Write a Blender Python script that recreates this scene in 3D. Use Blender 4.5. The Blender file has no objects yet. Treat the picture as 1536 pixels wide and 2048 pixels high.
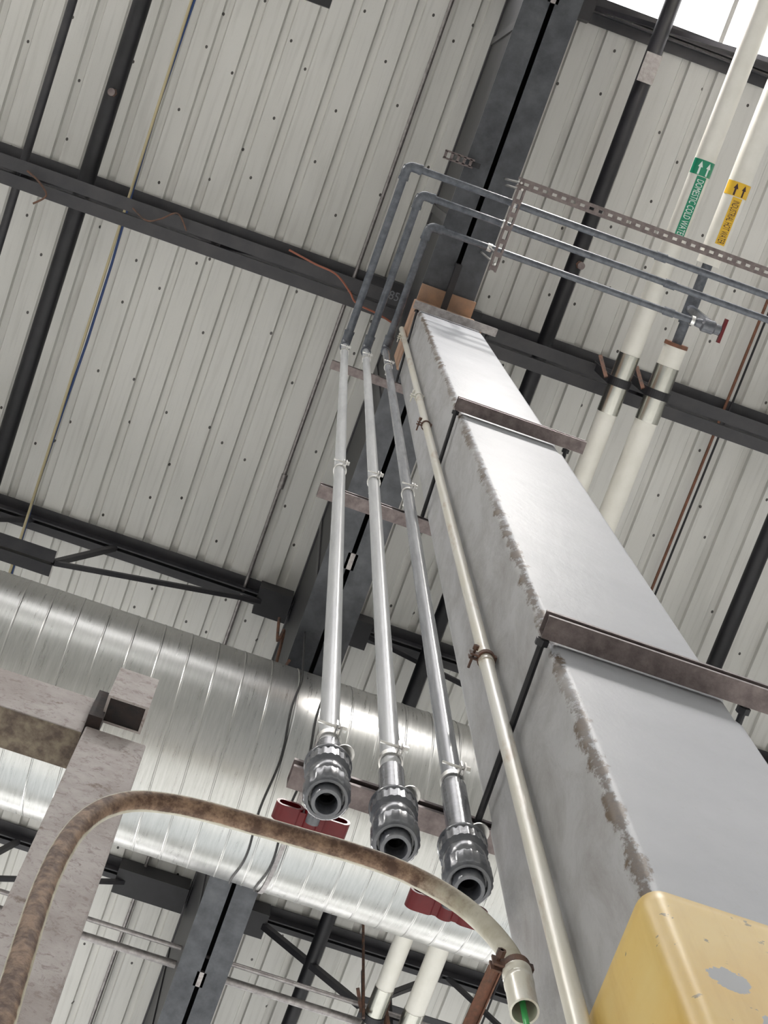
import bpy, bmesh, math, random
from mathutils import Vector, Matrix
random.seed(4)
PI = math.pi
S = bpy.context.scene
COL = S.collection
CZ = 1.3            # camera height above the floor; every "h" below is height above the camera

# ------------------------------------------------------------------ camera
F_PX = 3341.68
cd = bpy.data.cameras.new('camera'); cam = bpy.data.objects.new('camera', cd); COL.objects.link(cam)
right = Vector((0.942141, -0.334733, -0.018029)); down = Vector((0.323164, 0.921241, -0.216518)); fwd = Vector((0.089085, 0.198164, 0.976112))
m = Matrix.Identity(4)
for i in range(3):
    m[i][0] = right[i]; m[i][1] = -down[i]; m[i][2] = -fwd[i]
m[2][3] = CZ
cam.matrix_world = m
cd.sensor_fit = 'VERTICAL'; cd.sensor_height = 24.0; cd.sensor_width = 18.0
cd.lens = F_PX / 2048 * 24.0
cd.clip_start = 0.05; cd.clip_end = 300
S.camera = cam

# ------------------------------------------------------------------ light and exposure
S.view_settings.view_transform = 'Standard'; S.view_settings.look = 'None'
S.view_settings.gamma = 1.0; S.view_settings.exposure = 0.0; S.view_settings.use_curve_mapping = False
SKY = 1.5          # overcast sky round the open sides of the hall
SKYLIGHT = 6.0     # sunlit translucent roof lights
w = bpy.data.worlds.new('world'); S.world = w; w.use_nodes = True
bgn = w.node_tree.nodes['Background']
bgn.inputs[0].default_value = (0.94, 0.98, 1.0, 1); bgn.inputs[1].default_value = SKY

sl = bpy.data.lights.new('sun', 'SUN'); sun = bpy.data.objects.new('sun', sl); COL.objects.link(sun)
sl.energy = 8.0; sl.angle = .01; sl.color = (.98, .99, 1.0)      # low sun added through the rear bays, bouncing off the floor onto the deck
sun.rotation_euler = Vector((-.12, math.cos(math.radians(29)), math.sin(math.radians(29)))).to_track_quat('Z', 'Y').to_euler()

# ------------------------------------------------------------------ material helpers
class NT:
    def __init__(s, name):
        s.m = bpy.data.materials.new(name); s.m.use_nodes = True
        s.t = s.m.node_tree; s.b = s.t.nodes['Principled BSDF']
    def n(s, typ, **kw):
        nd = s.t.nodes.new(typ)
        for k, v in kw.items():
            if k.startswith('i_'):
                key = k[2:]; key = int(key) if key.isdigit() else key.replace('_', ' ')
                nd.inputs[key].default_value = v
            else: setattr(nd, k, v)
        return nd
    def l(s, a, b): s.t.links.new(a, b)
    def coord(s, scale=(1, 1, 1)):
        tc = s.n('ShaderNodeTexCoord'); mp = s.n('ShaderNodeMapping'); mp.inputs['Scale'].default_value = scale
        s.l(tc.outputs['Object'], mp.inputs[0]); return mp.outputs[0]
    def noise(s, scale, detail=4, rough=.6, vec=None, dist=0):
        nd = s.n('ShaderNodeTexNoise'); nd.inputs['Scale'].default_value = scale; nd.inputs['Detail'].default_value = detail
        nd.inputs['Roughness'].default_value = rough; nd.inputs['Distortion'].default_value = dist
        s.l(vec if vec is not None else s.coord(), nd.inputs['Vector']); return nd.outputs[0]
    def ramp(s, fac, a, b, ca=(0, 0, 0, 1), cb=(1, 1, 1, 1)):
        r = s.n('ShaderNodeValToRGB'); e = r.color_ramp.elements
        e[0].position = a; e[1].position = b; e[0].color = ca; e[1].color = cb
        s.l(fac, r.inputs[0]); return r.outputs[0]
    def mix(s, fac, a, b):
        x = s.n('ShaderNodeMix', data_type='RGBA')
        if isinstance(fac, float): x.inputs[0].default_value = fac
        else: s.l(fac, x.inputs[0])
        for k, v in ((6, a), (7, b)):
            if isinstance(v, tuple): x.inputs[k].default_value = v if len(v) == 4 else v + (1,)
            else: s.l(v, x.inputs[k])
        return x.outputs[2]
    def math(s, op, a, b=None, c=None):
        x = s.n('ShaderNodeMath', operation=op)
        for i, v in enumerate((a, b, c)):
            if v is None: continue
            if isinstance(v, (int, float)): x.inputs[i].default_value = v
            else: s.l(v, x.inputs[i])
        return x.outputs[0]
    def bump(s, h, st, dist=.01):
        x = s.n('ShaderNodeBump'); x.inputs['Strength'].default_value = st; x.inputs['Distance'].default_value = dist
        s.l(h, x.inputs['Height']); s.l(x.outputs[0], s.b.inputs['Normal'])
    def fin(s, col=None, rough=.5, metal=0., spec=.5, coat=0.):
        if col is not None:
            if isinstance(col, tuple): s.b.inputs['Base Color'].default_value = col if len(col) == 4 else col + (1,)
            else: s.l(col, s.b.inputs['Base Color'])
        if isinstance(rough, (int, float)): s.b.inputs['Roughness'].default_value = rough
        else: s.l(rough, s.b.inputs['Roughness'])
        s.b.inputs['Metallic'].default_value = metal
        s.b.inputs['Specular IOR Level'].default_value = spec
        s.b.inputs['Coat Weight'].default_value = coat
        return s.m

def mottled(name, c1, c2, rough, metal=0., scale=12, bump=.15, a=.35, b=.65, stretch=(1, 1, 1), spec=.5, coat=0., bscale=None):
    t = NT(name); n1 = t.noise(scale, 6, .65, t.coord(stretch))
    t.bump(t.noise(bscale or scale * 3, 4, .6, t.coord(stretch)), bump, .004)
    return t.fin(t.mix(t.ramp(n1, a, b), c1, c2), rough, metal, spec, coat)

M = {}
# painted roof deck: pale warm grey, faint dirt and rows of dark screws
t = NT('deck_paint')
tc = t.n('ShaderNodeTexCoord'); sp = t.n('ShaderNodeSeparateXYZ'); t.l(tc.outputs['Object'], sp.inputs[0])
nn = t.noise(1.3, 5, .65, t.coord((1.5, .35, 1)))
streak = t.noise(10, 3, .6, t.coord((3, .15, 1)))
grain = t.noise(160, 2, .7)
base = t.mix(t.ramp(nn, .3, .75), (.62, .61, .575), (.69, .68, .65))
base = t.mix(t.math('MULTIPLY', t.ramp(streak, .5, .8), .35), base, (.33, .32, .29))
base = t.mix(t.math('MULTIPLY', t.ramp(grain, .62, .8), .35), base, (.22, .21, .19))
vor = t.n('ShaderNodeTexVoronoi'); vor.inputs['Scale'].default_value = 1.0; vor.voronoi_dimensions = '2D'
mp = t.n('ShaderNodeMapping'); mp.inputs['Scale'].default_value = (3.1, 2.4, 0.001); t.l(tc.outputs['Object'], mp.inputs[0]); t.l(mp.outputs[0], vor.inputs['Vector'])
dot = t.math('LESS_THAN', vor.outputs['Distance'], .026)
base = t.mix(dot, base, (.05, .045, .04))
t.bump(t.noise(5, 3, .5, t.coord((3, .6, 1))), .12, .02)
M['deck'] = t.fin(base, .30, 0, .5)
M['black_steel'] = mottled('black_steel', (.006, .006, .008), (.014, .013, .017), .5, 0, 9, .1, .35, .7)
M['joist_paint'] = mottled('joist_paint', (.022, .022, .027), (.045, .042, .045), .5, 0, 6, .1, .35, .75)
M['girder_paint'] = mottled('girder_paint', (.035, .038, .045), (.085, .09, .10), .38, .25, 7, .35, .35, .7, bscale=14)
M['rusty_steel'] = mottled('rusty_steel', (.16, .075, .045), (.05, .035, .03), .75, 0, 25, .3)
M['rusty_dark'] = mottled('dark_rust_and_shade', (.03, .018, .015), (.012, .01, .01), .8, 0, 25, .3)
M['grime_shade'] = mottled('brown_grime_and_shade', (.17, .14, .10), (.07, .05, .038), .8, 0, 26, .4, .38, .6)
M['copper_rust'] = mottled('copper_rust', (.20, .08, .045), (.10, .05, .03), .7, 0, 20, .2)
M['galv'] = mottled('galvanised_steel', (.36, .34, .33), (.22, .20, .20), .42, .7, 30, .2)
M['galv_brown'] = mottled('weathered_strut_steel', (.20, .165, .16), (.11, .088, .085), .5, .45, 35, .2)
M['zinc'] = mottled('bright_zinc', (.8, .79, .76), (.55, .54, .52), .3, .85, 30, .1)
# spiral duct
t = NT('duct_metal')
br = t.noise(9, 4, .7, t.coord((7, .4, .4))); fine = t.noise(60, 3, .7, t.coord((6, .25, .25))); blotch = t.noise(2.2, 3, .6)
c = t.mix(t.ramp(br, .3, .7), (.38, .38, .365), (.50, .50, .485))
c = t.mix(t.math('MULTIPLY', t.ramp(fine, .5, .8), .3), c, (.26, .26, .245))
c = t.mix(t.math('MULTIPLY', t.ramp(blotch, .45, .8), .25), c, (.30, .295, .27))
t.bump(t.noise(14, 3, .6, t.coord((2.5, .5, .5))), .06, .01)
M['duct'] = t.fin(c, t.math('MULTIPLY_ADD', t.ramp(br, .2, .8), .12, .24), .92)
# column render: pale plaster, grime along the front left corner and streaks and painted-in shade on the left side
t = NT('column_paint')
tc = t.n('ShaderNodeTexCoord'); sp = t.n('ShaderNodeSeparateXYZ'); t.l(tc.outputs['Object'], sp.inputs[0])
dx = t.math('ADD', sp.outputs[0], .168); dy = t.math('ADD', sp.outputs[1], .162)
dist = t.math('SQRT', t.math('ADD', t.math('MULTIPLY', dx, dx), t.math('MULTIPLY', dy, dy)))
n1 = t.noise(24, 8, .75, t.coord((1, 1, .5))); n2 = t.noise(1.7, 4, .6)
edge = t.math('SUBTRACT', t.math('MULTIPLY_ADD', n1, .085, -.030), dist)
edge = t.ramp(t.math('MULTIPLY', edge, 110.), .1, .9)
edge = t.math('MULTIPLY', edge, t.ramp(n2, .36, .50))
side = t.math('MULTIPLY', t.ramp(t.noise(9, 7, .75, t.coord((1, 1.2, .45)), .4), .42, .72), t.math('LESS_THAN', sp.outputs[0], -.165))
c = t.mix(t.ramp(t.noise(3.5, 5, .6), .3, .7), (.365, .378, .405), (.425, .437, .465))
c = t.mix(t.math('MULTIPLY', t.math('LESS_THAN', sp.outputs[0], -.168), .55), c, (.36, .35, .335))  # whole left face toned darker and warmer: shade put into its colour
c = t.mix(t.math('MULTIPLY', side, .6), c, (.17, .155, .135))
c = t.mix(t.math('MULTIPLY', t.ramp(t.noise(60, 3, .7), .60, .8), .3), c, (.33, .32, .30))
c = t.mix(edge, c, t.mix(t.ramp(n1, .4, .6), (.028, .020, .014), (.10, .068, .04)))
t.bump(t.noise(26, 5, .6, t.coord((1, 1, .5))), .16, .01)
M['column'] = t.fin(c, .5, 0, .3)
M['rust_board'] = mottled('orange_brown_board', (.40, .24, .15), (.27, .18, .13), .75, 0, 10, .3, stretch=(1, 1, 4))
# yellow paint flaking to grey
t = NT('yellow_paint')
n1 = t.noise(11, 7, .72); mpy = t.n('ShaderNodeMapping'); tcy = t.n('ShaderNodeTexCoord'); t.l(tcy.outputs['Object'], mpy.inputs[0]); mpy.inputs['Location'].default_value = (.35, 0, .13)
n2 = t.noise(3.2, 3, .5, mpy.outputs[0])
pks = None       # two worn patches on the front and fine chips elsewhere
for px_, pz_, pr_ in ((-.115, 2.935, .042), (-.08, 2.85, .04), (-.165, 2.68, .03)):
    vd = t.n('ShaderNodeVectorMath', operation='DISTANCE'); t.l(tcy.outputs['Object'], vd.inputs[0]); vd.inputs[1].default_value = (px_, -.175, pz_)
    q_ = t.math('GREATER_THAN', t.math('MULTIPLY_ADD', n1, pr_ * 2.2, t.math('SUBTRACT', -pr_ * .55, vd.outputs['Value'])), .0)
    pks = q_ if pks is None else t.math('MAXIMUM', pks, q_)
pk = t.math('MAXIMUM', pks, t.ramp(n1, .70, .71))
c = t.mix(t.ramp(t.noise(5, 4, .6), .3, .7), (.62, .40, .09), (.66, .49, .17))
c = t.mix(t.math('MULTIPLY', t.ramp(t.noise(22, 4, .7, t.coord((1, 1, .12))), .5, .75), .45), c, (.50, .30, .07))
c = t.mix(t.ramp(t.noise(34, 4, .6), .66, .69), c, (.25, .2, .1))
c = t.mix(pk, c, (.30, .31, .315))
t.bump(pk, .3, .004)
M['yellow'] = t.fin(c, .4, 0, .5)
# cream conduit with rusty weathering
t = NT('cream_conduit')
n1 = t.noise(16, 6, .7, t.coord((1, 1, .25)))
c = t.mix(t.ramp(t.noise(5, 3, .5, t.coord((1, 1, .4))), .3, .7), (.66, .62, .50), (.70, .70, .66))
c = t.mix(t.math('MULTIPLY', t.ramp(n1, .55, .7), .6), c, (.40, .25, .12))
t.bump(n1, .15, .003)
M['cream'] = t.fin(c, .3, .1, .5, .2)
t = NT('brown_stained_conduit')
tc = t.n('ShaderNodeTexCoord'); sp = t.n('ShaderNodeSeparateXYZ'); t.l(tc.outputs['Object'], sp.inputs[0])
n1 = t.noise(38, 6, .7); n2 = t.noise(17, 4, .6)
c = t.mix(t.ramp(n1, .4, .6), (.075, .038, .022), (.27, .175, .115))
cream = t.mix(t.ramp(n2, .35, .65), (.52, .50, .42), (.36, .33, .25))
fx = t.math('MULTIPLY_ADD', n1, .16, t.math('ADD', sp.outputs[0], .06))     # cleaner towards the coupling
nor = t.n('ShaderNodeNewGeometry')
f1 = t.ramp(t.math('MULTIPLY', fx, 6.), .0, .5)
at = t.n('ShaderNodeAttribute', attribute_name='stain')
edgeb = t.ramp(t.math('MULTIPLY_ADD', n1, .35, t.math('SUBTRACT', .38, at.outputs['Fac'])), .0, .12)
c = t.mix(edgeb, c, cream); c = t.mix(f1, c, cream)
t.bump(n1, .5, .004)
M['brown_conduit'] = t.fin(c, .65)
# flaking pinkish white frame
t = NT('flaking_frame_paint')
n1 = t.noise(42, 7, .75, None, .6); n2 = t.noise(9, 4, .6)
c = t.mix(t.ramp(n2, .35, .65), (.29, .25, .235), (.40, .365, .35))
c = t.mix(t.math('MULTIPLY', t.ramp(n1, .52, .62), .75), c, (.19, .145, .13))
c = t.mix(t.math('MULTIPLY', t.ramp(t.noise(15, 6, .7), .60, .68), .8), c, (.11, .06, .035))
t.bump(n1, .5, .004)
M['frame'] = t.fin(c, .6)
M['pvc_light'] = mottled('weathered_grey_pvc', (.36, .37, .385), (.52, .53, .54), .26, 0, 18, .1, .3, .7, (1, 1, .1), .6)
M['pvc_mid'] = mottled('mid_grey_pvc', (.15, .16, .18), (.30, .31, .33), .24, 0, 20, .12, .3, .7, (1, 1, .12), .6)
M['pvc_dark'] = mottled('dark_grey_pvc', (.055, .062, .078), (.12, .13, .15), .27, 0, 25, .12, .35, .7, spec=.6)
M['valve'] = mottled('valve_grey_plastic', (.075, .08, .095), (.12, .125, .14), .2, 0, 30, .1, spec=.7)
M['bore'] = NT('dark_bore').fin((.02, .02, .024), .4)
M['red'] = mottled('red_plastic', (.13, .004, .007), (.10, .003, .006), .35, 0, 20, .05, spec=.35)
M['white_jacket'] = mottled('white_pipe_jacket', (.74, .72, .67), (.66, .64, .58), .35, 0, 5, .06, .35, .7)
M['sleeve'] = mottled('shiny_sleeve_metal', (.62, .61, .57), (.42, .42, .38), .24, .95, 9, .1, stretch=(1, .3, 1))
M['green_tape'] = NT('green_label').fin((.012, .23, .125), .35)
M['white_ink'] = NT('white_lettering').fin((.72, .80, .76), .4)
M['yellow_tape'] = NT('amber_label').fin((.72, .44, .03), .35)
M['black_ink'] = NT('black_lettering').fin((.035, .012, .018), .4)
M['green_wire'] = NT('green_wire').fin((.06, .42, .12), .35)
M['orange_wire'] = NT('orange_cable').fin((.25, .08, .045), .5)
M['blue_wire'] = NT('blue_cable').fin((.02, .05, .16), .5)
M['tan_wire'] = NT('tan_cable').fin((.42, .36, .22), .55)
M['black_wire'] = NT('black_cable').fin((.01, .01, .01), .5)
M['chalk'] = NT('chalk').fin((.16, .165, .18), .9)
M['concrete'] = mottled('floor_concrete', (.68, .67, .645), (.76, .75, .72), .5, 0, 1.5, .05)
M['wall'] = mottled('painted_wall', (.50, .50, .48), (.58, .58, .56), .6, 0, 1.2, .05)
M['apron'] = mottled('outside_concrete', (.60, .59, .56), (.68, .67, .64), .8, 0, .6, .05)
t = NT('translucent_roof_light')
t.b.inputs['Emission Color'].default_value = (1, .985, 1, 1); t.b.inputs['Emission Strength'].default_value = SKYLIGHT
M['skylight'] = t.fin((.8, .8, .8), .6)
t = NT('added_clerestory_light')
t.b.inputs['Emission Color'].default_value = (1, 1, 1, 1); t.b.inputs['Emission Strength'].default_value = 7.0
M['added_clerestory'] = t.fin((.8, .8, .8), .6)

# ------------------------------------------------------------------ mesh helpers
class MB:
    def __init__(s): s.bm = bmesh.new()
    def quadloop(s, rings, closed=True, cap=True):
        bm = s.bm; vs = [[bm.verts.new(p) for p in r] for r in rings]; n = len(vs[0])
        for a, b in zip(vs, vs[1:]):
            for i in range(n if closed else n - 1):
                j = (i + 1) % n; bm.faces.new((a[i], a[j], b[j], b[i]))
        if cap: bm.faces.new(vs[0][::-1]); bm.faces.new(vs[-1])
        return s
    def box(s, x0, x1, y0, y1, z0, z1):
        return s.quadloop([[(x0, y0, z), (x1, y0, z), (x1, y1, z), (x0, y1, z)] for z in (z0, z1)])
    def bar(s, a, b, wd, ht, up=(0, 0, 1)):
        a = Vector(a); b = Vector(b); d = (b - a).normalized(); u = Vector(up)
        if abs(d.dot(u)) > .98: u = Vector((0, 1, 0))
        sd = d.cross(u).normalized() * wd / 2; u2 = sd.normalized().cross(d) * ht / 2
        return s.quadloop([[p + sd + u2, p - sd + u2, p - sd - u2, p + sd - u2] for p in (a, b)])
    def tube(s, pts, r, n=16, cap=True):
        pts = [Vector(p) for p in pts]; rings = []; prev = None
        for i, p in enumerate(pts):
            d = (pts[min(i + 1, len(pts) - 1)] - pts[max(i - 1, 0)]).normalized()
            if prev is None:
                u = Vector((0, 0, 1)) if abs(d.z) < .9 else Vector((0, 1, 0))
                u = (u - d * u.dot(d)).normalized()
            else: u = (prev - d * prev.dot(d)).normalized()
            prev = u; v = d.cross(u); rr = r[i] if isinstance(r, (list, tuple)) else r
            rings.append([p + (u * math.cos(2 * PI * k / n) + v * math.sin(2 * PI * k / n)) * rr for k in range(n)])
        return s.quadloop(rings, True, cap)
    def lathe(s, prof, c, axis='z', n=32, ribs=None, cap=False):
        rings = []
        for r, h in prof:
            ring = []
            for k in range(n):
                a = 2 * PI * k / n; rr = r
                if ribs and ribs[0] <= h <= ribs[1]: rr = r * (1 + ribs[2] * (1 if (k % 3) else -1))
                x, y = rr * math.cos(a), rr * math.sin(a)
                p = {'z': (x, y, h), 'x': (h, x, y), 'y': (y, h, x)}[axis]
                ring.append((c[0] + p[0], c[1] + p[1], c[2] + p[2]))
            rings.append(ring)
        return s.quadloop(rings, True, cap)
    def sphere(s, c, r, n=14):
        return s.lathe([(max(r * math.sin(PI * i / 8), r * .02), -r * math.cos(PI * i / 8)) for i in range(9)], c, 'z', n, None, True)
    def rrect(s, x0, x1, y0, y1, rad, zs, seg=6):
        rings = []
        for z in zs:
            zz, off = z if isinstance(z, tuple) else (z, 0)
            ring = []
            for cx, cy, a0 in ((x1 - rad, y1 - rad, 0), (x0 + rad, y1 - rad, PI / 2), (x0 + rad, y0 + rad, PI), (x1 - rad, y0 + rad, 1.5 * PI)):
                for k in range(seg + 1):
                    a = a0 + PI / 2 * k / seg; ring.append((cx + (rad + off) * math.cos(a), cy + (rad + off) * math.sin(a), zz))
            rings.append(ring)
        return s.quadloop(rings)
    def cchannel(s, x0, x1, yo, z0, z1, dy, th=.003, lip=.010):
        # channel along x, open towards the side yo; back at yo+dy
        sg = 1 if dy > 0 else -1
        pts = [(yo, z0), (yo, z0 + lip), (yo + sg * th, z0 + lip), (yo + sg * th, z0 + th), (yo + dy - sg * th, z0 + th), (yo + dy - sg * th, z1 - th),
               (yo + sg * th, z1 - th), (yo + sg * th, z1 - lip), (yo, z1 - lip), (yo, z1), (yo + dy, z1), (yo + dy, z0)]
        vs = [[s.bm.verts.new((x, y, z)) for y, z in pts] for x in (x0, x1)]
        n = len(pts)
        for i in range(n):
            j = (i + 1) % n; s.bm.faces.new((vs[0][i], vs[0][j], vs[1][j], vs[1][i]))
        for v in vs: s.bm.faces.new(v)
        return s
    def build(s, name, mat, parent=None, smooth=False, loc=None, bevel=0):
        if bevel: bmesh.ops.bevel(s.bm, geom=list(s.bm.edges), offset=bevel, segments=2, affect='EDGES', profile=.5)
        bmesh.ops.recalc_face_normals(s.bm, faces=s.bm.faces)
        me = bpy.data.meshes.new(name)
        off = Vector(loc) if loc is not None else Vector((0, 0, 0))
        if loc is not None: bmesh.ops.translate(s.bm, verts=s.bm.verts, vec=-off)
        if parent is not None and loc is None:
            off = parent.location.copy(); bmesh.ops.translate(s.bm, verts=s.bm.verts, vec=-off)
        s.bm.to_mesh(me); s.bm.free()
        if smooth:
            for p in me.polygons: p.use_smooth = True
            try: me.set_sharp_from_angle(angle=math.radians(38))
            except Exception: pass
        me.materials.append(mat)
        o = bpy.data.objects.new(name, me); COL.objects.link(o)
        if parent is not None:
            o.parent = parent; o.location = (0, 0, 0)
        elif loc is not None: o.location = off
        return o
# things are Empties at their base; parts are given in the same world numbers and shifted to the Empty
def thing(name, label, cat, loc, group=None):
    o = bpy.data.objects.new(name, None); o.empty_display_size = .1; COL.objects.link(o); o.location = loc
    o['label'] = label; o['category'] = cat
    if group: o['group'] = group
    return o
def tag(o, label, cat, group=None):
    o['label'] = label; o['category'] = cat
    if group: o['group'] = group
    return o
def sub(mb, name, mat, part, root, smooth=False):
    """a piece of a part: same world numbers; part sits at the thing's origin, so shift by the thing's place"""
    o = mb.build(name, mat, None, smooth); me = o.data
    me.transform(Matrix.Translation(-root.location)); o.parent = part; return o
def struct(o): o['kind'] = 'structure'; return o
def H(h): return h + CZ

# ------------------------------------------------------------------ setting
struct(MB().box(-12, 14, -10, 15, -.2, 0).build('floor', M['concrete']))
WT = H(11.05)
def band_wall(name, y0, y1, zb=9.0):        # end walls with an added high window band, there for its light
    mb = MB().box(-12, 14, y0, y1, 0, H(zb)).box(-12, 14, y0, y1, H(10.5), WT)
    for i in range(8): mb.box(-12 + i * 3.68, -12 + i * 3.68 + .2, y0, y1, H(zb), H(10.5))
    struct(mb.build(name, M['wall']))
band_wall('wall_front', -10.2, -10, 10.0)
for nm_, ya, zb in (('window_3', -10.12, 10.0), ('window_4', 15.08, 9.6)):  # glowing panes added in the unseen wall bands to light duct and deck
    struct(MB().box(-12, 14, ya, ya + .03, H(zb), H(10.5)).build(nm_, M['added_clerestory'])); wb = MB().box(-12, 14, 15, 15.2, 7.5, H(9.6)).box(-12, 14, 15, 15.2, H(10.5), WT)      # rear wall with unseen loading bays, added to let sun onto the floor
for i in range(6): wb.box(-12 + i * 5.16, -11.8 + i * 5.16, 15, 15.2, 0, 7.5).box(-12 + i * 5.16, -11.8 + i * 5.16, 15, 15.2, H(9.6), H(10.5))
struct(wb.build('wall_back', M['wall']))
struct(MB().box(-12.2, -12, -10.2, 15.2, 0, WT).build('wall_left', M['wall']))
struct(MB().box(14, 14.2, -10.2, 15.2, 0, WT).build('wall_right', M['wall']))
DECK = H(11.0)
def deck(y0, y1, x0=-12., x1=14.):
    prof = []; pitch = .19; x = x0
    while x < x1:
        prof += [(x, 0), (x + .128, 0), (x + .138, .030), (x + .180, .030)]; x += pitch
    bm = MB(); b = bm.bm
    rows = [[b.verts.new((px, y, DECK + pz)) for px, pz in prof] for y in (y0, y1)]
    for i in range(len(prof) - 1): b.faces.new((rows[0][i], rows[0][i + 1], rows[1][i + 1], rows[1][i]))
    bm.box(x0, x1, y0, y1, DECK + .06, DECK + .12)      # roofing above the sheet
    return bm
struct(deck(-1.36, 8.6).build('ceiling', M['deck']))
struct(deck(-10.2, -2.75).build('ceiling_front', M['deck']))
struct(deck(9.95, 15.2).build('ceiling_back', M['deck']))
for n_, (ya, yb) in enumerate(((-2.75, -1.36), (8.6, 9.95))):  # second strip is unseen, added for its light on floor and duct
    sk = struct(MB().box(-12, 14, ya, yb, DECK + .10, DECK + .13).build('window_%d' % (n_ + 1), M['skylight']))
    fr = MB()
    for i in range(-6, 7): fr.box(i * 2 + .0, i * 2 + .03, ya, yb, DECK + .07, DECK + .10)
    fr.build('window_frame', M['deck'], sk)

# ------------------------------------------------------------------ girder over the column
gx = .775
gd = thing('truss_girder', 'wide dark grey double-flanged girder resting on top of the column, running away overhead', 'girder', (gx, 0, H(9.4)))
for sgn, nm in ((-1, 'left'), (1, 'right')):
    xo = gx + sgn * .155; xi = gx + sgn * .014
    a, b = min(xo, xi), max(xo, xi)
    MB().box(a, b, -9.9, 14.9, H(9.4), H(9.414)).build('bottom_flange', M['girder_paint'], gd)
    xa = gx + sgn * .135
    MB().box(min(xa, xa + sgn * .01), max(xa, xa + sgn * .01), -9.9, 14.9, H(9.414), H(10.9)).build('web_plate', M['black_steel'], gd)
    MB().box(a, b, -9.9, 14.9, H(10.9), H(10.99)).build('top_flange', M['joist_paint'], gd)
    for y in [-.9 + 1.1 * k for k in range(8)]:
        MB().box(min(xa, xa + sgn * .02), max(xa, xa + sgn * .02), y, y + .05, H(9.414), H(10.9)).build('stiffener', M['joist_paint'], gd)
for y in (-1.15, 2.2, 5.0, 5.6):
    MB().box(gx - .03, gx + .03, y, y + .10, H(9.40), H(9.425)).build('spacer_block', M['galv'], gd)
MB().box(.755, .79, .43, .69, H(9.27), H(9.30)).box(.755, .79, .43, .45, H(9.3), H(9.40)).build('bracket', M['black_steel'], gd)

# ------------------------------------------------------------------ bar joists (run along x)
def joist(y, x0, x1, label, bot=None, depth=.84, end=None, grp=None, diags=()):
    t_ = thing('bar_joist', label, 'joist', ((x0 + x1) / 2, y, H(10.1)), grp)
    bx0, bx1 = bot
    tc_ = MB()
    for s_ in (0, .095):
        tc_.box(x0, x1, y + s_, y + s_ + .075, H(10.975), H(10.985)).box(x0, x1, y + (s_ + .065 if s_ == 0 else s_), y + (s_ + .075 if s_ == 0 else s_ + .01), H(10.90), H(10.975))
    tc_.build('top_chord', M['joist_paint'], t_)
    bc = MB()
    for s_ in (0, .095):
        bc.box(bx0, bx1, y + s_, y + s_ + .075, H(10.1), H(10.11)).box(bx0, bx1, y + (s_ + .065 if s_ == 0 else s_), y + (s_ + .075 if s_ == 0 else s_ + .01), H(10.11), H(10.17))
    bc.build('bottom_chord', M['joist_paint'], t_)
    step = .62; k = 0; x = bx0 + .02
    while x + step < bx1 + .01:
        a = (x, y + .085, H(10.13 if k % 2 == 0 else 10.95)); b = (x + step, y + .085, H(10.95 if k % 2 == 0 else 10.13))
        MB().bar(a, b, .03, .03).build('web_bar', M['joist_paint'], t_); x += step; k += 1
    for a, b, wd in diags:
        MB().bar((a[0], y + .085, H(a[1])), (b[0], y + .085, H(b[1])), wd, wd).build('end_diagonal', M['joist_paint'], t_)
    if end:
        MB().box(end[0], end[1], y - .01, y + .18, H(10.80), H(10.975)).build('seat_plate', M['black_steel'], t_)
    return t_
joist(-1.36, -10.8, .60, 'dark joist at the skylight edge, left of the wide girder', (-10, -.9), end=(.40, .61), diags=[((-.9, 10.13), (.5, 10.9), .03)])
joist(-1.36, .95, 12.8, 'dark joist running along the edge of the bright skylight at top right', (2.4, 12), end=(.94, 1.15), diags=[((2.4, 10.13), (1.1, 10.9), .03)])
joist(.755, -10.8, .615, 'long dark twin-chord joist meeting the column top from the left', (-10.5, .615), end=(.40, .61))
joist(.755, .935, 12.8, 'long dark twin-chord joist from the column top to the right, behind the white pipes', (.935, 12.5), end=(.94, 1.15))
joist(2.96, -10.8, .61, 'dark joist above the duct on the left, its lower chord stopping short of the girder', (-10.5, -.91), end=(.38, .61),
      diags=[((-.91, 10.13), (.5, 10.86), .03), ((-.91, 10.14), (-.62, 10.92), .035)])
joist(2.96, .94, 12.8, 'dark joist right of the girder, seen between the grey pipes and the column', (2.4, 12.5), end=(.94, 1.18), diags=[((2.4, 10.13), (1.05, 10.9), .03)])
joist(5.19, -10.8, .61, 'dark joist below the duct in the picture, left of the lower girder', (-10.5, -.91), end=(.1, .61), diags=[((-.91, 10.13), (.3, 10.9), .03), ((-.91, 10.14), (-.62, 10.92), .035)])
joist(5.19, .94, 12.8, 'dark joist right of the lower girder, crossed by the lower white pipes', (1.90, 12.5), end=(.94, 1.2), diags=[((1.9, 10.13), (1.1, 10.9), .045), ((1.9, 10.13), (2.5, 10.9), .04)])


# ------------------------------------------------------------------ column
col = thing('building_column', 'tall pale rendered square column with yellow painted base', 'column', (.7855, .866, 0))
X0, X1, Y0, Y1 = .609, .962, .696, 1.036
def colpart(name, mb, mat):
    mb_o = mb.build(name, mat, col, True); return mb_o
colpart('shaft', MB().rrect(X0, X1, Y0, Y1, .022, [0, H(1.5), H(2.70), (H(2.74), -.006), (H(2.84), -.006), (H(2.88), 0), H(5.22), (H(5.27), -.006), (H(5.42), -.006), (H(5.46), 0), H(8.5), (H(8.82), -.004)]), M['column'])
colpart('painted_base', MB().rrect(X0 - .004, X1 + .004, Y0 - .004, Y1 + .004, .028, [0.001, H(1.80), (H(1.822), -.001), (H(1.832), -.006)]), M['yellow'])
colpart('top_cladding', MB().rrect(X0 - .003, X1 + .003, Y0 - .003, Y1 + .003, .008, [H(8.822), H(9.36)]), M['rust_board'])
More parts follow.
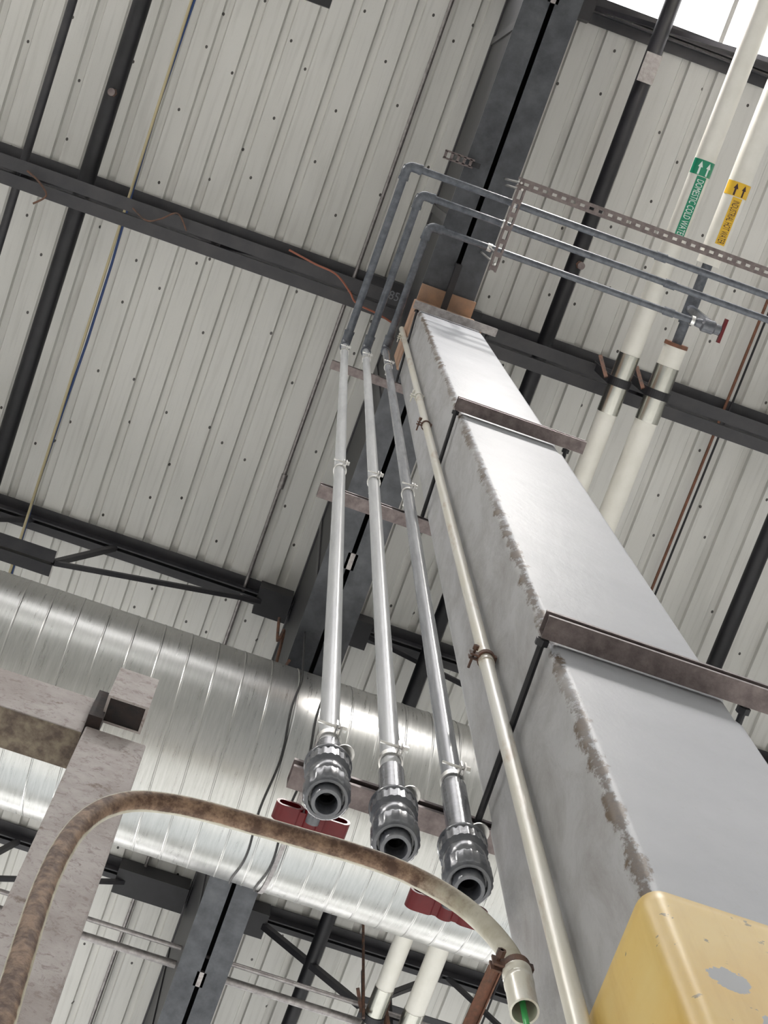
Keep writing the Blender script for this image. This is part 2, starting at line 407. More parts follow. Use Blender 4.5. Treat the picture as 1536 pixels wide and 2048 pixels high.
colpart('cap_plate', MB().box(.62, .94, .60, 1.05, H(9.36), H(9.385)).box(.62, .935, .625, .70, H(9.385), H(9.40)), M['rust_board'])

# ------------------------------------------------------------------ strut clamps round the column, with pipe clamps
PIPES = ((.300, .984), (.415, .984), (.531, .984))
PR = .0185
def pipe_clamp(x, y, h, r, root, mat, ear=(-1, 'y')):
    c = MB().lathe([(r + .0005, -.009), (r + .0035, -.009), (r + .0035, .009), (r + .0005, .009)], (x, y, H(h)), 'z', 24)
    d, ax = ear
    if ax == 'y':
        yy = y - r - .011
        c.box(x + .002, x + .005, yy - .009, y - r + .002, H(h - .012), H(h + .012)).box(x + .010, x + .013, yy - .009, y - r + .002, H(h - .012), H(h + .012))
        c.box(x + .008 - .012, x + .008 + .012, y + r - .001, y + r + .022, H(h - .008), H(h + .008))
    else:
        xx = x - r - .011
        c.box(xx - .009, x - r + .002, y - .006, y - .003, H(h - .012), H(h + .012)).box(xx - .009, x - r + .002, y + .003, y + .006, H(h - .012), H(h + .012))
        c.box(x + r - .001, x + r + .004, y - .012, y + .012, H(h - .008), H(h + .008))
    o = c.build('pipe_clamp', mat, root, True)
    if ax == 'y':
        b = MB().tube([(x - .030, y - r - .012, H(h)), (x + .022, y - r - .012, H(h))], .0028, 8).tube([(x + .014, y - r - .012, H(h)), (x + .022, y - r - .012, H(h))], .0065, 6)
    else:
        b = MB().tube([(x - r - .012, y - .022, H(h)), (x - r - .012, y + .028, H(h))], .0028, 8).tube([(x - r - .012, y - .022, H(h)), (x - r - .012, y - .012, H(h))], .0065, 6)
    sub(b, 'bolt', mat, o, root)
    return o
for (hf, hr, lab, xr) in ((2.86, 2.795, 'lowest strut channel pair clamped round the column, above the valves', 1.045),
                      (5.42, 5.245, 'middle strut channel pair clamped round the column', 1.04),
                      (8.75, 8.32, 'topmost strut channel pair clamped round the column below the orange cladding', 1.03)):
    s_ = thing('strut_clamp', lab, 'bracket', (.7855, .866, H(hf)))
    MB().cchannel(.594 if hf < 8 else .575, xr, .652, H(hf - .043), H(hf), .042).build('front_channel', M['galv_brown' if hf < 8 else 'galv'], s_)
    MB().cchannel(.255, xr, 1.039, H(hr - .041), H(hr), .042).build('rear_channel', M['galv_brown'], s_)
    for xx in (.600, .985):
        if hf > 8 and xx < .7: xx = .597
        MB().tube([(xx, .697, H(hf - .034)), (xx, 1.09, H(hr - .02))], .0065, 10).build('threaded_rod', M['black_steel'], s_)
        MB().tube([(xx, 1.081, H(hr - .02)), (xx, 1.096, H(hr - .02))], .013, 6).tube([(xx, .697, H(hf - .034)), (xx, .709, H(hf - .034))], .013, 6).build('nut', M['black_steel'], s_)
    for (px, py) in PIPES:
        pipe_clamp(px, py, hr - .02 if hf < 5 else hr + .0, PR, s_, M['zinc'])

# ------------------------------------------------------------------ grey pipes
def elbow_pts(a, c, b, rad=.045, n=7):
    a, b, c = Vector(a), Vector(b), Vector(c); u = (a - c).normalized(); v = (b - c).normalized(); p = []
    o = c + (u + v) * rad
    for k in range(n + 1):
        t_ = k / n * PI / 2; p.append(o - v * rad * math.cos(t_) - u * rad * math.sin(t_))
    return p
def elbow(c, u, v, r, root, mat, name='elbow'):
    c = Vector(c); u = Vector(u); v = Vector(v); R_ = r * 1.36; L = r * 4.2; rad = r * 1.7
    pts = [c + u * L] + elbow_pts(c + u, c, c + v, rad) + [c + v * L]
    rr = [R_] * len(pts)
    mb = MB().tube([pts[0], c + u * (L - .001)] + pts[1:-1] + [c + v * (L - .001), pts[-1]], [r * 1.0] + [R_] * (len(pts)) + [r * 1.0], 20)
    mb.tube([c + u * (L - r * .9), c + u * L], R_ * 1.07, 20).tube([c + v * (L - r * .9), c + v * L], R_ * 1.07, 20)
    return mb.build(name, mat, root, True)
runs = [ # x, top height, y of the cross run, right end x, valve bottom height, labels
    (0, 8.62, .018, 5.5, 2.50, 'leftmost of the three grey pipes rising from valves, outermost run at the top', 'grey ball valve with open red handle, leftmost at the foot of the pipes'),
    (1, 8.72, .134, 5.5, 2.41, 'middle of the three grey pipes rising from the valves', 'middle grey ball valve at the foot of the pipes'),
    (2, 9.05, .280, 2.08, 2.345, 'darkest grey pipe nearest the column, its top run ending at a small valve', 'grey ball valve closest to the column, lowest of the three')]
for i, ht, yr, xe, hv, lab, vlab in runs:
    x, y = PIPES[i]
    p = thing('grey_pipe', lab, 'pipe', (x, y, H(hv + .22)), 'three grey plastic pipes')
    MB().tube([(x, y, H(hv + .19)), (x, y, H(ht))], PR, 20).build('riser', M['pvc_light' if i < 2 else 'pvc_mid'], p, True)
    elbow((x, y, H(ht)), (0, 0, -1), (0, -1, 0), PR, p, M['pvc_dark'])
    MB().tube([(x, y - .05, H(ht)), (x, yr, H(ht))], PR * 1.08, 20).build('back_run', M['pvc_dark'], p, True)
    elbow((x, yr, H(ht)), (0, 1, 0), (1, 0, 0), PR, p, M['pvc_dark'])
    MB().tube([(x + .04, yr, H(ht)), (xe, yr, H(ht))], PR * 1.0, 20).build('cross_run', M['pvc_dark'], p, True)
    cl = MB()
    for xx in (x + 1.35, ): cl.tube([(xx, yr, H(ht)), (xx + .06, yr, H(ht))], PR * 1.25, 20)
    cl.build('coupling', M['pvc_dark'], p, True)
    if i == 2:
        MB().tube([(x, y, H(hv + .15)), (x, y, H(hv + .40))], PR * 1.22, 20).build('socket', M['valve'], p, True)
    else:
        MB().tube([(x, y, H(hv + .17)), (x, y, H(hv + (.24 if i == 0 else .31)))], PR * 1.24, 20).build('socket', M['valve'], p, True)
    v = thing('ball_valve', vlab, 'valve', (x, y, H(hv)))
    z = H(hv)
    prof = [(.0185, .186), (.0265, .186), (.0265, .160), (.034, .157), (.0385, .153), (.0385, .118), (.035, .114), (.0325, .109), (.035, .100), (.035, .072), (.032, .066), (.0345, .060)]
    MB().lathe(prof[::-1], (x, y, z), 'z', 60, (.117, .154, .02)).build('body', M['valve'], v, True)
    prof = [(.034, .062), (.0385, .058), (.0385, .018), (.036, .012), (.0345, .010), (.0300, .010), (.0290, .022), (.0255, .022), (.0248, -.004), (.0238, -.007), (.0185, -.007), (.0172, -.005), (.0170, .03)]
    MB().lathe(prof, (x, y, z), 'z', 60, (.016, .060, .02)).build('union_nut', M['valve'], v, True)
    MB().lathe([(.0171, .026), (.0135, .03), (.013, .06), (.001, .065)], (x, y, z), 'z', 24).build('bore', M['bore'], v, True)
    MB().lathe([(.0385, -.004), (.041, 0), (.041, .006), (.0385, .010)], (x, y, z + .151), 'z', 40).build('collar', M['valve'], v, True)
    MB().tube([(x, y + .03, z + .09), (x, y + .078, z + .09)], .012, 16).build('stem', M['valve'], v, True)
    MB().lathe([(.001, 0), (.017, 0), (.017, .004), (.001, .004)], (x + .022, y - .022, z + .176), 'z', 24).build('washer_plate', M['zinc'], v, True)
    if i == 1: continue
    # red T handle: hollow loops at both ends, open towards -y
    hb = MB(); yc0, yc1 = y + .070, y + .100; zc = z + .12 - .01 * i
    def loop(cx):
        L_, Hh = .024, .0145; o_, i_ = [], []
        for k in range(24):
            a = 2 * PI * k / 24; sx = (1 if math.cos(a) > 0 else -1) * (L_ - Hh)
            o_.append((sx + Hh * math.cos(a), Hh * math.sin(a))); i_.append((sx + (Hh - .005) * math.cos(a), (Hh - .005) * math.sin(a)))
        b = hb.bm
        R1 = [[b.verts.new((cx + q[0], yy, zc + q[1])) for q in pr] for pr, yy in ((o_, yc0), (o_, yc1), (i_, yc1 - .004), (i_, yc0))]
        for A_, B_ in ((0, 1), (2, 3), (3, 0)):
            for k in range(24): b.faces.new((R1[A_][k], R1[A_][(k + 1) % 24], R1[B_][(k + 1) % 24], R1[B_][k]))
        b.faces.new(R1[1]); b.faces.new(R1[2][::-1])
    loop(x - .041); loop(x + .041)
    hb.box(x - .022, x + .022, yc0 + .004, yc1 - .001, zc - .011, zc + .011)
    hb.tube([(x, yc0 - .006, zc - .002), (x, yc1, zc - .002)], .015, 20)
    hb.build('handle', M['red'], v, True)

# ------------------------------------------------------------------ supports of the cross runs
c = thing('strut_channel', 'short vertical-looking strut hanging across the three grey pipe runs', 'bracket', (.87, .15, H(8.5)))
sb = MB()
for (a, b) in ((.852, .862), (.884, .894)): sb.box(a, b, -.08, .37, H(8.49), H(8.53))
for k in range(7): sb.box(.862, .884, -.08 + .07 * k, -.055 + .07 * k, H(8.49), H(8.494))
sb.build('channel', M['galv_brown'], c)
for y_, h_ in ((.018, 8.62), (.134, 8.72), (.28, 9.05)):
    MB().lathe([(PR + .001, -.012), (PR + .004, -.012), (PR + .004, .012), (PR + .001, .012)], (.873, y_, H(h_)), 'x', 20).tube([(.873, y_, H(8.53)), (.873, y_, H(h_ - PR))], .006, 8).build('pipe_clamp', M['zinc'], c, True)
for yy in (-.06, .33): MB().tube([(.873, yy, H(8.47)), (.873, yy, H(9.4))], .006, 8).build('threaded_rod', M['zinc'], c)
c = thing('perforated_strut', 'long perforated strut rail running beside the upper grey pipe run', 'bracket', (2.4, -.09, H(8.5)))
pm = MB(); x = .85
while x < 4.2:
    pm.box(x, x + .026, -.105, -.075, H(8.50), H(8.503)).box(x + .026, x + .05, -.105, -.097, H(8.50), H(8.503)).box(x + .026, x + .05, -.083, -.075, H(8.50), H(8.503)); x += .05
pm.box(.84, 4.25, -.115, -.105, H(8.50), H(8.525)).box(.84, 4.25, -.075, -.065, H(8.50), H(8.525))
pm.build('rail', M['galv_brown'], c)
for xx, hh in ((.86, 9.4), (3.6, 10.95)): MB().tube([(xx, -.09, H(8.49)), (xx, -.09, H(hh))], .006, 8).build('threaded_rod', M['zinc'], c)
c = thing('strut_stub', 'short perforated strut stub sticking out left of the girder flange', 'bracket', (.56, -.1, H(9.3)))
sm = MB(); 
for k in range(5): sm.box(.49 + k * .036, .505 + k * .036, -.125, -.085, H(9.30), H(9.303))
sm.box(.49, .66, -.13, -.12, H(9.30), H(9.34)).box(.49, .66, -.09, -.08, H(9.30), H(9.34))
sm.build('rail', M['galv_brown'], c)
MB().box(.64, .70, -.12, -.09, H(9.34), H(9.40)).build('beam_clip', M['black_steel'], c)

# ------------------------------------------------------------------ added high-bay lamps, unseen, brightening the column top and hall
t = NT('fill_lamp_globe'); t.b.inputs['Emission Color'].default_value = (1, .96, .92, 1); t.b.inputs['Emission Strength'].default_value = 420.0
M['lamp'] = t.fin((.8, .8, .8), .5)
for lx, ly, ll in ((1.35, -2.0, 'added high-bay lamp hanging unseen in front of the column, beyond the top edge'),
                   (-5.2, -2.0, 'added unseen high-bay lamp under the skylight, far left of the column'),
                   (-3.4, 8.9, 'added unseen high-bay lamp under the rear skylight')):
    lp = thing('added_fill_lamp', ll, 'lamp', (lx, ly, H(10.3)))
    MB().sphere((lx, ly, H(10.3)), .17, 20).build('globe', M['lamp'], lp, True)
    MB().lathe([(.30, -.02), (.31, -.02), (.22, .16), (.11, .20), (.10, .19), (.21, .15), (.30, -.02)], (lx, ly, H(10.3)), 'z', 32).build('reflector', M['wall'], lp, True)  # added to keep the globe's light off the deck
    MB().lathe([(.10, .17), (.11, .20), (.11, .36), (.03, .40)], (lx, ly, H(10.3)), 'z', 24, None, True).build('housing', M['galv'], lp, True)
    MB().tube([(lx, ly, H(10.69)), (lx, ly, H(11.1))], .012, 10).build('stem', M['galv'], lp, True)

# ------------------------------------------------------------------ cream conduit on the side of the column
c = thing('cream_conduit', 'straight cream painted conduit running up the side of the column', 'conduit', (.586, .868, 0))
MB().tube([(.586, .868, .02), (.586, .868, H(4.0)), (.586, .862, H(9.2))], .0142, 20).build('tube', M['cream'], c, True)
MB().tube([(.586, .868, H(3.17)), (.586, .868, H(3.235))], .0162, 20).build('coupling', M['cream'], c, True)
MB().tube([(.586, .866, H(6.6)), (.586, .866, H(6.66))], .0160, 20).build('coupling', M['cream'], c, True)
for h_ in (3.20, 6.02, 6.71, 8.77): pipe_clamp(.586, .867, h_, .0155, c, M['cream' if h_ > 6.5 else 'rusty_steel'], (-1, 'x'))

# ------------------------------------------------------------------ arched brown-stained conduit
c = thing('arched_conduit', 'brown stained conduit arching across the foreground from the column', 'conduit', (.568, .955, H(1.95)))
raw = [(.568, 2.00), (.568, 2.06), (.556, 2.118), (.525, 2.180), (.480, 2.228), (.408, 2.262), (.33, 2.268), (.254, 2.262), (.178, 2.256), (.103, 2.247), (.052, 2.232), (.008, 2.203), (-.026, 2.150), (-.048, 2.075), (-.058, 1.982), (-.060, 1.871), (-.057, 1.77), (-.052, 1.656), (-.048, 1.574), (-.045, 1.2), (-.045, -1.29)]
def cr(pts, n=5):
    out = []
    for i in range(len(pts) - 1):
        p0, p1, p2, p3 = pts[max(i - 1, 0)], pts[i], pts[i + 1], pts[min(i + 2, len(pts) - 1)]
        for k in range(n):
            t_ = k / n
            out.append(tuple(.5 * (2 * p1[j] + (p2[j] - p0[j]) * t_ + (2 * p0[j] - 5 * p1[j] + 4 * p2[j] - p3[j]) * t_ * t_ + (3 * p1[j] - p0[j] - 3 * p2[j] + p3[j]) * t_ ** 3) for j in range(len(p1))))
    out.append(pts[-1]); return out
cl_ = [Vector((a, .955, H(b))) for a, b in cr(raw[:-2]) + [raw[-1]]]
ao = MB().tube(cl_, .0150, 24).build('tube', M['brown_conduit'], c, True)
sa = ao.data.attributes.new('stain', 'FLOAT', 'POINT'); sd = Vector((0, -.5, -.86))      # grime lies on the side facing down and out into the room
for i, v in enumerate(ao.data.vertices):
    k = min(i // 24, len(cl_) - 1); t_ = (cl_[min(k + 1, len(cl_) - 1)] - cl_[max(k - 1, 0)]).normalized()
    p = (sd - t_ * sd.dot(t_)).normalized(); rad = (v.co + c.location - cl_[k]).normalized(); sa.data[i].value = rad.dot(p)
MB().lathe([(.0150, .10), (.0165, .10), (.0205, .096), (.0205, .085), (.0185, .082), (.0185, .074), (.0205, .071), (.0205, .062), (.0195, .058), (.0195, -.005), (.0165, -.005), (.0165, .05)], (.568, .955, H(1.955)), 'z', 28).build('coupling', M['cream'], c, True)
pipe_clamp(.568, .955, 2.06, .0165, c, M['rusty_steel'], (-1, 'x'))
gw = MB().tube([(.568, .955, H(2.02)), (.568, .956, H(1.95)), (.570, .957, H(1.8)), (.568, .956, H(1.6)), (.57, .956, 0.02)], .0042, 10).build('green_wire', M['green_wire'], None, True)
tag(gw, 'thin green insulated wire hanging out of the open conduit end', 'wire')

# ------------------------------------------------------------------ flaking steel frame, lower left
c = thing('steel_frame', 'flaking pinkish white square-tube frame at lower left, post and crossbar', 'frame', (-.07, 1.55, 0))
MB().box(-.151, .001, 1.499, 1.605, .0, H(3.80)).build('post', M['frame'], c, bevel=.005)
MB().box(-4.5, -.153, 1.497, 1.596, H(3.745), H(3.985)).build('crossbar', M['frame'], c, bevel=.004)
MB().box(-4.5, -.153, 1.498, 1.595, H(3.741), H(3.745)).build('grimy_shaded_underside', M['grime_shade'], c)  # brown grime, also standing in for the shade under the crossbar
st = MB(); b = st.bm
def sq(x0, x1, y0, y1, z): return [b.verts.new(p) for p in ((x0, y0, z), (x1, y0, z), (x1, y1, z), (x0, y1, z))]
o0, o1 = sq(-.124, -.022, 1.425, 1.497, H(3.845)), sq(-.124, -.022, 1.425, 1.497, H(4.06))
i0, i1 = sq(-.117, -.029, 1.431, 1.491, H(3.845)), sq(-.117, -.029, 1.431, 1.491, H(4.02))
for A_, B_ in ((o0, o1), (o0, i0)):
    for k in range(4): b.faces.new((A_[k], A_[(k + 1) % 4], B_[(k + 1) % 4], B_[k]))
b.faces.new(o1)
st.build('tube_stub', M['frame'], c)
MB().box(-.117, -.029, 1.431, 1.491, H(3.848), H(4.05)).build('shade_plug', M['rusty_dark'], c)  # dark plug painted as the shade inside the open tube
MB().box(-.153, -.118, 1.47, 1.53, H(3.80), H(3.98)).build('weld_plate', M['rusty_dark'], c)

# ------------------------------------------------------------------ spiral duct
DY, DH, DR = 3.343, 8.60, .600
c = thing('spiral_duct', 'very large shiny round spiral duct crossing the lower half of the picture', 'duct', (0, DY, H(DH)))
dm = MB(); b = dm.bm
x0, x1 = -9., 12.; pitch = .152; prof = []
# helical seam: rows along x, each ring shifted with the angle
NA = 96
xs = []
x = x0
while x < x1: xs += [(x, 0), (x + .004, .0025), (x + .008, .0025), (x + .012, 0)]; x += pitch
rows = []
for (xx, rr) in xs:
    rows.append([b.verts.new((xx + pitch * k / NA, DY + (DR + rr) * math.cos(2 * PI * k / NA), H(DH) + (DR + rr) * math.sin(2 * PI * k / NA))) for k in range(NA)])
for i in range(len(rows) - 5):
    for k in range(NA):
        if k < NA - 1: b.faces.new((rows[i][k], rows[i][k + 1], rows[i + 1][k + 1], rows[i + 1][k]))
        else: b.faces.new((rows[i][k], rows[i + 4][0], rows[i + 5][0], rows[i + 1][k]))
sh_ = dm.build('shell', M['duct'], c, True)
sh_.data.set_sharp_from_angle(angle=math.radians(12))
for xx, mat, rr, wdt in ((.662, 'black_wire', .006, 0), (.80, 'black_wire', .006, 1)):
    ring = MB(); pts = []
    for k in range(61):
        a = -PI * 1.0 * k / 60
        pts.append((xx + .010 * math.sin(k * .35), DY + (DR + rr) * math.cos(a), H(DH) + (DR + rr) * math.sin(a)))
    pts = [(xx, DY + DR + rr, H(9.38))] + pts + [(xx, DY - DR - rr, H(9.38))]
    ring.tube(pts, .006, 8).build('hanger_cable', M[mat], c, True)
MB().lathe([(DR + .006, -.012), (DR + .012, -.012), (DR + .012, .012), (DR + .006, .012)], (.83, DY, H(DH)), 'x', 96).build('band', M['galv'], c, True)

# ------------------------------------------------------------------ sprinkler pipes and other roof services along y
def along(name, label, cat, x, h, r, mat, y0=-8.8, y1=13.7, part='tube', dx=0.):
    t_ = thing(name, label, cat, (x, 2.5, H(h)))
    MB().tube([(x, y0, H(h)), (x + dx, y1, H(h))], r, 16).build(part, M[mat], t_, True); return t_
def sprinkler(x, y, h, r, root):
    o = MB().lathe([(.026, 0), (.026, -.02), (.016, -.022), (.014, -.05), (.02, -.052)], (x, y, H(h - r + .004)), 'z', 6, None, True).build('sprinkler_head', M['rusty_steel'], root)
    sub(MB().tube([(x, y, H(h - r - .045)), (x, y, H(h - r - .075))], .005, 8).lathe([(.022, 0), (.024, .003), (.002, .004)], (x, y, H(h - r - .08)), 'z', 16, None, True), 'deflector', M['galv_brown'], o, root)
along('roof_brace', 'narrow rusty brown brace overhead at far left', 'brace', -1.86, 10.5, .027, 'joist_paint')
s1 = along('sprinkler_pipe', 'black sprinkler pipe overhead on the left with a brass-coloured head', 'pipe', -1.468, 10.5, .055, 'black_steel'); sprinkler(-1.464, .213, 10.5, .055, s1)
s2 = along('sprinkler_pipe', 'black sprinkler pipe overhead right of the girder, passing behind the grey runs', 'pipe', 1.549, 10.5, .050, 'black_steel'); sprinkler(1.575, .237, 10.5, .05, s2)
MB().box(1.50, 1.60, -1.10, -.92, H(10.435), H(10.45)).build('joint_wrap', M['galv'], s2)
along('sprinkler_pipe', 'black sprinkler pipe overhead at the far right edge', 'pipe', 3.36, 10.5, .055, 'black_steel')
k_ = along('cable_bundle', 'thin tan and blue cables stretched overhead on the left', 'cable', -1.185, 10.45, .009, 'tan_wire', part='tan_cable')
MB().tube([(-1.172 + .012 * math.sin(j * 1.3), -8.8 + j * .5, H(10.46)) for j in range(46)], .008, 8).build('blue_cable', M['blue_wire'], k_, True)
k_ = along('thin_conduit', 'thin grey conduit under the roof deck just left of the grey pipes', 'conduit', .335, 10.95, .013, 'galv', dx=-.10)
MB().tube([(.29, 2.2, H(10.95)), (.29, 2.30, H(10.95))], .022, 14).build('coupling', M['galv'], k_, True)
k_ = along('thin_rod_pair', 'pair of thin rust red rods under the deck at right', 'rod', 2.885, 10.9, .010, 'copper_rust')
MB().tube([(2.93, -8.8, H(10.9)), (2.91, 13.7, H(10.9))], .008, 8).build('second_rod', M['black_steel'], k_, True)
def across(label, y, h, r, mat):
    t_ = thing('roof_pipe', label, 'pipe', (1, y, H(h)))
    MB().tube([(-9, y, H(h)), (12, y, H(h))], r, 16).build('tube', M[mat], t_, True)
across('thinner of two parallel galvanised pipes at the bottom, passing over the girder', 5.095, 9.8, .016, 'galv')
across('thicker of two parallel galvanised pipes at the bottom, passing over the girder', 5.215, 9.8, .026, 'galv')

# ------------------------------------------------------------------ insulated white pipes with labels
def text_mesh(body, size):
    cu = bpy.data.curves.new('t', 'FONT'); cu.body = body; cu.size = size; cu.resolution_u = 3; cu.extrude = 0
    ob = bpy.data.objects.new('t', cu); COL.objects.link(ob)
    dg = bpy.context.evaluated_depsgraph_get(); me = bpy.data.meshes.new_from_object(ob.evaluated_get(dg))
    bpy.data.objects.remove(ob); bpy.data.curves.remove(cu); return me
def wrap(x, h, r, v, y):      # v: sideways distance on the pipe's underside, + towards +x
    a = v / r; return (x + r * math.sin(a), y, H(h) - r * math.cos(a))
def patch(x, h, r, v0, v1, y0, y1, name, mat, root, pts=None):
    mb = MB(); n = 14; rows = [[wrap(x, h, r, v0 + (v1 - v0) * k / n, y) for k in range(n + 1)] for y in (y0, y1)]
    mb.quadloop(rows, False, False); return mb.build(name, mat, root, True)
def label_text(body, x, h, r, vc, y0, y1, half, part, root, mat):
    me = text_mesh(body, 1.0); xs_ = [v.co.x for v in me.vertices]; ys_ = [v.co.y for v in me.vertices]
    bq = bmesh.new(); bq.from_mesh(me); bmesh.ops.triangulate(bq, faces=bq.faces)
    for _ in range(2): bmesh.ops.subdivide_edges(bq, edges=bq.edges, cuts=1, use_grid_fill=True)
    bq.to_mesh(me); bq.free()
    a0, a1, b0, b1 = min(xs_), max(xs_), min(ys_), max(ys_)
    for v in me.vertices:
        yy = y0 + (v.co.x - a0) / (a1 - a0) * (y1 - y0); vv = vc - half + (v.co.y - b0) / (b1 - b0) * 2 * half
        v.co = Vector(wrap(x, h, r, vv, yy)) - root.location
    me.materials.append(mat); o = bpy.data.objects.new('lettering', me); COL.objects.link(o); o.parent = part
def arrow(x, h, r, vc, y0, y1, part, root, mat):
    pts = [(-.014, .45), (0, 0), (.014, .45), (.0055, .45), (.0055, 1), (-.0055, 1), (-.0055, .45)]
    bm = bmesh.new()
    vs = [bm.verts.new(Vector(wrap(x, h, r, vc + a, y0 + b_ * (y1 - y0))) - root.location) for a, b_ in pts]
    bm.faces.new((vs[1], vs[6], vs[0])); bm.faces.new((vs[1], vs[2], vs[3])); bm.faces.new((vs[1], vs[3], vs[6])); bm.faces.new((vs[3], vs[4], vs[5], vs[6]))
    me = bpy.data.meshes.new('arrow'); bm.to_mesh(me); bm.free(); me.materials.append(mat)
    o = bpy.data.objects.new('arrow', me); COL.objects.link(o); o.parent = part
WP = ((1.905, .060, (-8.8, 13.7), 'white insulated pipe with a green DOMESTIC COLD WATER label', 'green_tape', 'white_ink', 'DOMESTIC COLD WATER', -.563, -.476, -.11, .6, .96, 4.83),
      (2.138, .067, (.46, 13.7), 'white insulated pipe with a yellow INDUSTRIAL HOT WATER label', 'yellow_tape', 'black_ink', 'INDUSTRIAL HOT WATER', -.515, -.435, -.155, .59, .93, 4.92))
for n_, (x, r, yr, lab, tape, ink, txt, b0, b1, t1, s0, s1_, s2_) in enumerate(WP):
    h = 9.6
    t_ = thing('insulated_pipe', lab, 'pipe', (x, 2.5, H(h)))
    if n_ == 0: MB().tube([(x, -8.8, H(h)), (x, 13.7, H(h))], r, 32).build('jacket', M['white_jacket'], t_, True)
    else:
        MB().tube([(x, .455, H(h)), (x, 13.7, H(h))], r, 32).build('jacket', M['white_jacket'], t_, True)
        MB().tube([(x, -8.8, H(h)), (x, -.03, H(h))], r, 32).build('jacket', M['white_jacket'], t_, True)
        cr_ = MB().lathe([(.03, -.008), (r + .003, -.010), (r + .004, .012), (r, .012)], (x, .458, H(h)), 'y', 28).build('end_cap', M['copper_rust'], t_, True)
    for a_, b_ in ((s0, s1_), (s2_, s2_ + .40)):
        MB().tube([(x, a_, H(h)), (x, b_, H(h))], r + .003, 32).build('metal_sleeve', M['sleeve'], t_, True)
    for yy in (s0 + .17, s2_ + .22):
        hg = MB(); rr_ = r + .008; pts = [(x - rr_, yy, H(10.2))] + [(x - rr_ * math.cos(PI * k / 16), yy, H(h) - rr_ * math.sin(PI * k / 16)) for k in range(17)] + [(x + rr_, yy, H(10.2))]
        for pa, pb in zip(pts, pts[1:]): hg.bar(pa, pb, .004, .050, (0, 1, 0))
        hg.build('pipe_hanger', M['black_steel'], t_)
        MB().bar((x - rr_ - .01, yy, H(9.62)), (x - rr_ - .07, yy - .10, H(9.72)), .022, .012).build('hanger_brace', M['rusty_steel'], t_)
    rr = r + .0018
    band = patch(x, h, rr, -r * 1.45, r * 1.45, b0, b1, 'arrow_band', M[tape], t_)
    for v_ in (-.028, .022): arrow(x, h, rr + .0012, v_ + .004, b0 + .008, b1 - .004, band, t_, M[ink])
    strip = patch(x, h, rr, -.022, .038, b1 + .004, t1, 'text_strip', M[tape], t_)
    label_text(txt, x, h, rr + .0012, .008, b1 + .022, t1 - .006, .021, strip, t_, M[ink])

# grey plastic tee between the two halves of the labelled pipe
c = thing('plastic_tee', 'dark grey plastic tee joining the gap in the right-hand white pipe, with small red-handled valve', 'fitting', (2.14, .22, H(9.6)))
MB().tube([(2.138, -.03, H(9.6)), (2.138, .45, H(9.6))], .030, 20).build('tube', M['pvc_dark'], c, True)
MB().tube([(2.138, .13, H(9.6)), (2.138, .33, H(9.6))], .040, 20).tube([(2.138, .24, H(9.6)), (2.138, .27, H(9.06))], .030, 20).build('tee_body', M['pvc_dark'], c, True)
vb = MB().tube([(2.07, .28, H(9.05)), (2.10, .28, H(9.05)), (2.11, .28, H(9.05)), (2.17, .28, H(9.05)), (2.18, .28, H(9.05)), (2.21, .28, H(9.05))], [.024, .026, .038, .038, .030, .030], 20).build('valve_body', M['valve'], c, True)
sub(MB().box(2.215, 2.232, .21, .345, H(9.03), H(9.06)).tube([(2.20, .28, H(9.05)), (2.22, .28, H(9.05))], .012, 12), 'handle', M['red'], vb, c)
MB().lathe([(.024, -.01), (.027, -.01), (.027, .01), (.024, .01)], (2.05, .28, H(9.05)), 'x', 20).build('clamp_ring', M['zinc'], c, True)

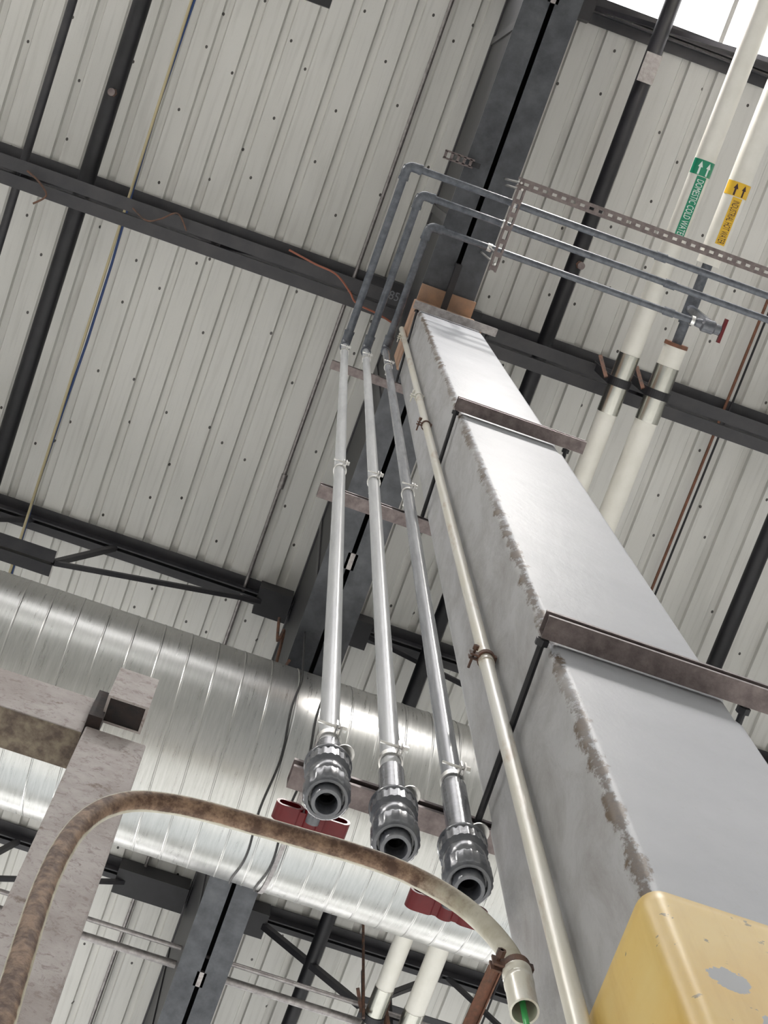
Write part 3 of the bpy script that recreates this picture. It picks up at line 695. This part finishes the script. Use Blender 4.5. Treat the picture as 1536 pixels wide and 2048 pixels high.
# ------------------------------------------------------------------ loose cables, wires, small items
def wire(pts, r, mat, label, name='loose_cable'):
    o = MB().tube(cr(pts, 6), r, 8).build(name, M[mat], None, True); return tag(o, label, 'cable')
wire([(-.15, .72, H(10.02)), (.02, .745, H(10.0)), (.16, .76, H(9.98)), (.27, .83, H(9.97)), (.33, .88, H(9.97)), (.48, .90, H(9.98)), (.60, .93, H(10.0))], .006, 'orange_wire', 'orange red cable sagging under the joist, ending near the column top')
wire([(-1.75, .80, H(10.06)), (-1.66, .84, H(10.05)), (-1.60, .90, H(10.04)), (-1.66, .97, H(10.05))], .006, 'rusty_steel', 'bent rusty wire hanging from the joist at upper left', 'wire_tie')
wire([(-1.1, .80, H(10.06)), (-1.0, .84, H(10.04)), (-.92, .80, H(10.03)), (-.84, .74, H(10.05)), (-.76, .82, H(10.06))], .005, 'rusty_steel', 'curly loose wire under the joist where the tan cables cross', 'wire_tie')
wire([(.50, 2.75, H(9.55)), (.53, 2.85, H(9.42)), (.55, 2.80, H(9.5)), (.57, 3.0, H(9.4)), (.60, 3.05, H(9.42)), (.63, 2.92, H(9.36))], .009, 'rusty_steel', 'crumpled rusty wire scrap beside the girder above the duct', 'wire_scrap')
jb = MB().box(-.56, -.38, -1.05, -.665, H(10.1), H(10.16)).build('junction_box', M['black_steel'], None, loc=(-.47, -.85, H(10.1)))
tag(jb, 'dark flat box hanging under the deck, just entering at the top edge', 'box')
# chalk figures on the joist chord beside the column
me = text_mesh('85', .075)
for v in me.vertices: v.co = Vector((.50 + v.co.x * .9, .80 - v.co.y, H(10.098)))
me.materials.append(M['chalk'])
ck = bpy.data.objects.new('chalk_mark', me); COL.objects.link(ck); tag(ck, 'faint chalk figures written under the joist beside the column top', 'marking')
# hanging rods near the bottom right
for a, b_, r_, lab in (((1.74, 4.75, 10.95), (1.83, 5.02, 9.5), .010, 'thin rusty hanger rod left of the lower white pipes'),
                       ((2.02, 4.70, 10.6), (2.03, 5.3, 9.5), .012, 'thin rusty hanger rod between the lower white pipes')):
    o = MB().tube([(a[0], a[1], H(a[2])), (b_[0], b_[1], H(b_[2]))], r_, 8).build('hanger_rod', M['rusty_steel'], None, True); tag(o, lab, 'rod')
o = MB().bar((2.62, 4.55, H(10.0)), (2.55, 6.6, H(10.0)), .09, .01).bar((2.66, 4.55, H(10.0)), (2.60, 6.6, H(10.03)), .01, .08).build('rusty_angle', M['copper_rust'], None)
tag(o, 'rust red steel angle at the bottom beside the open conduit end', 'brace')
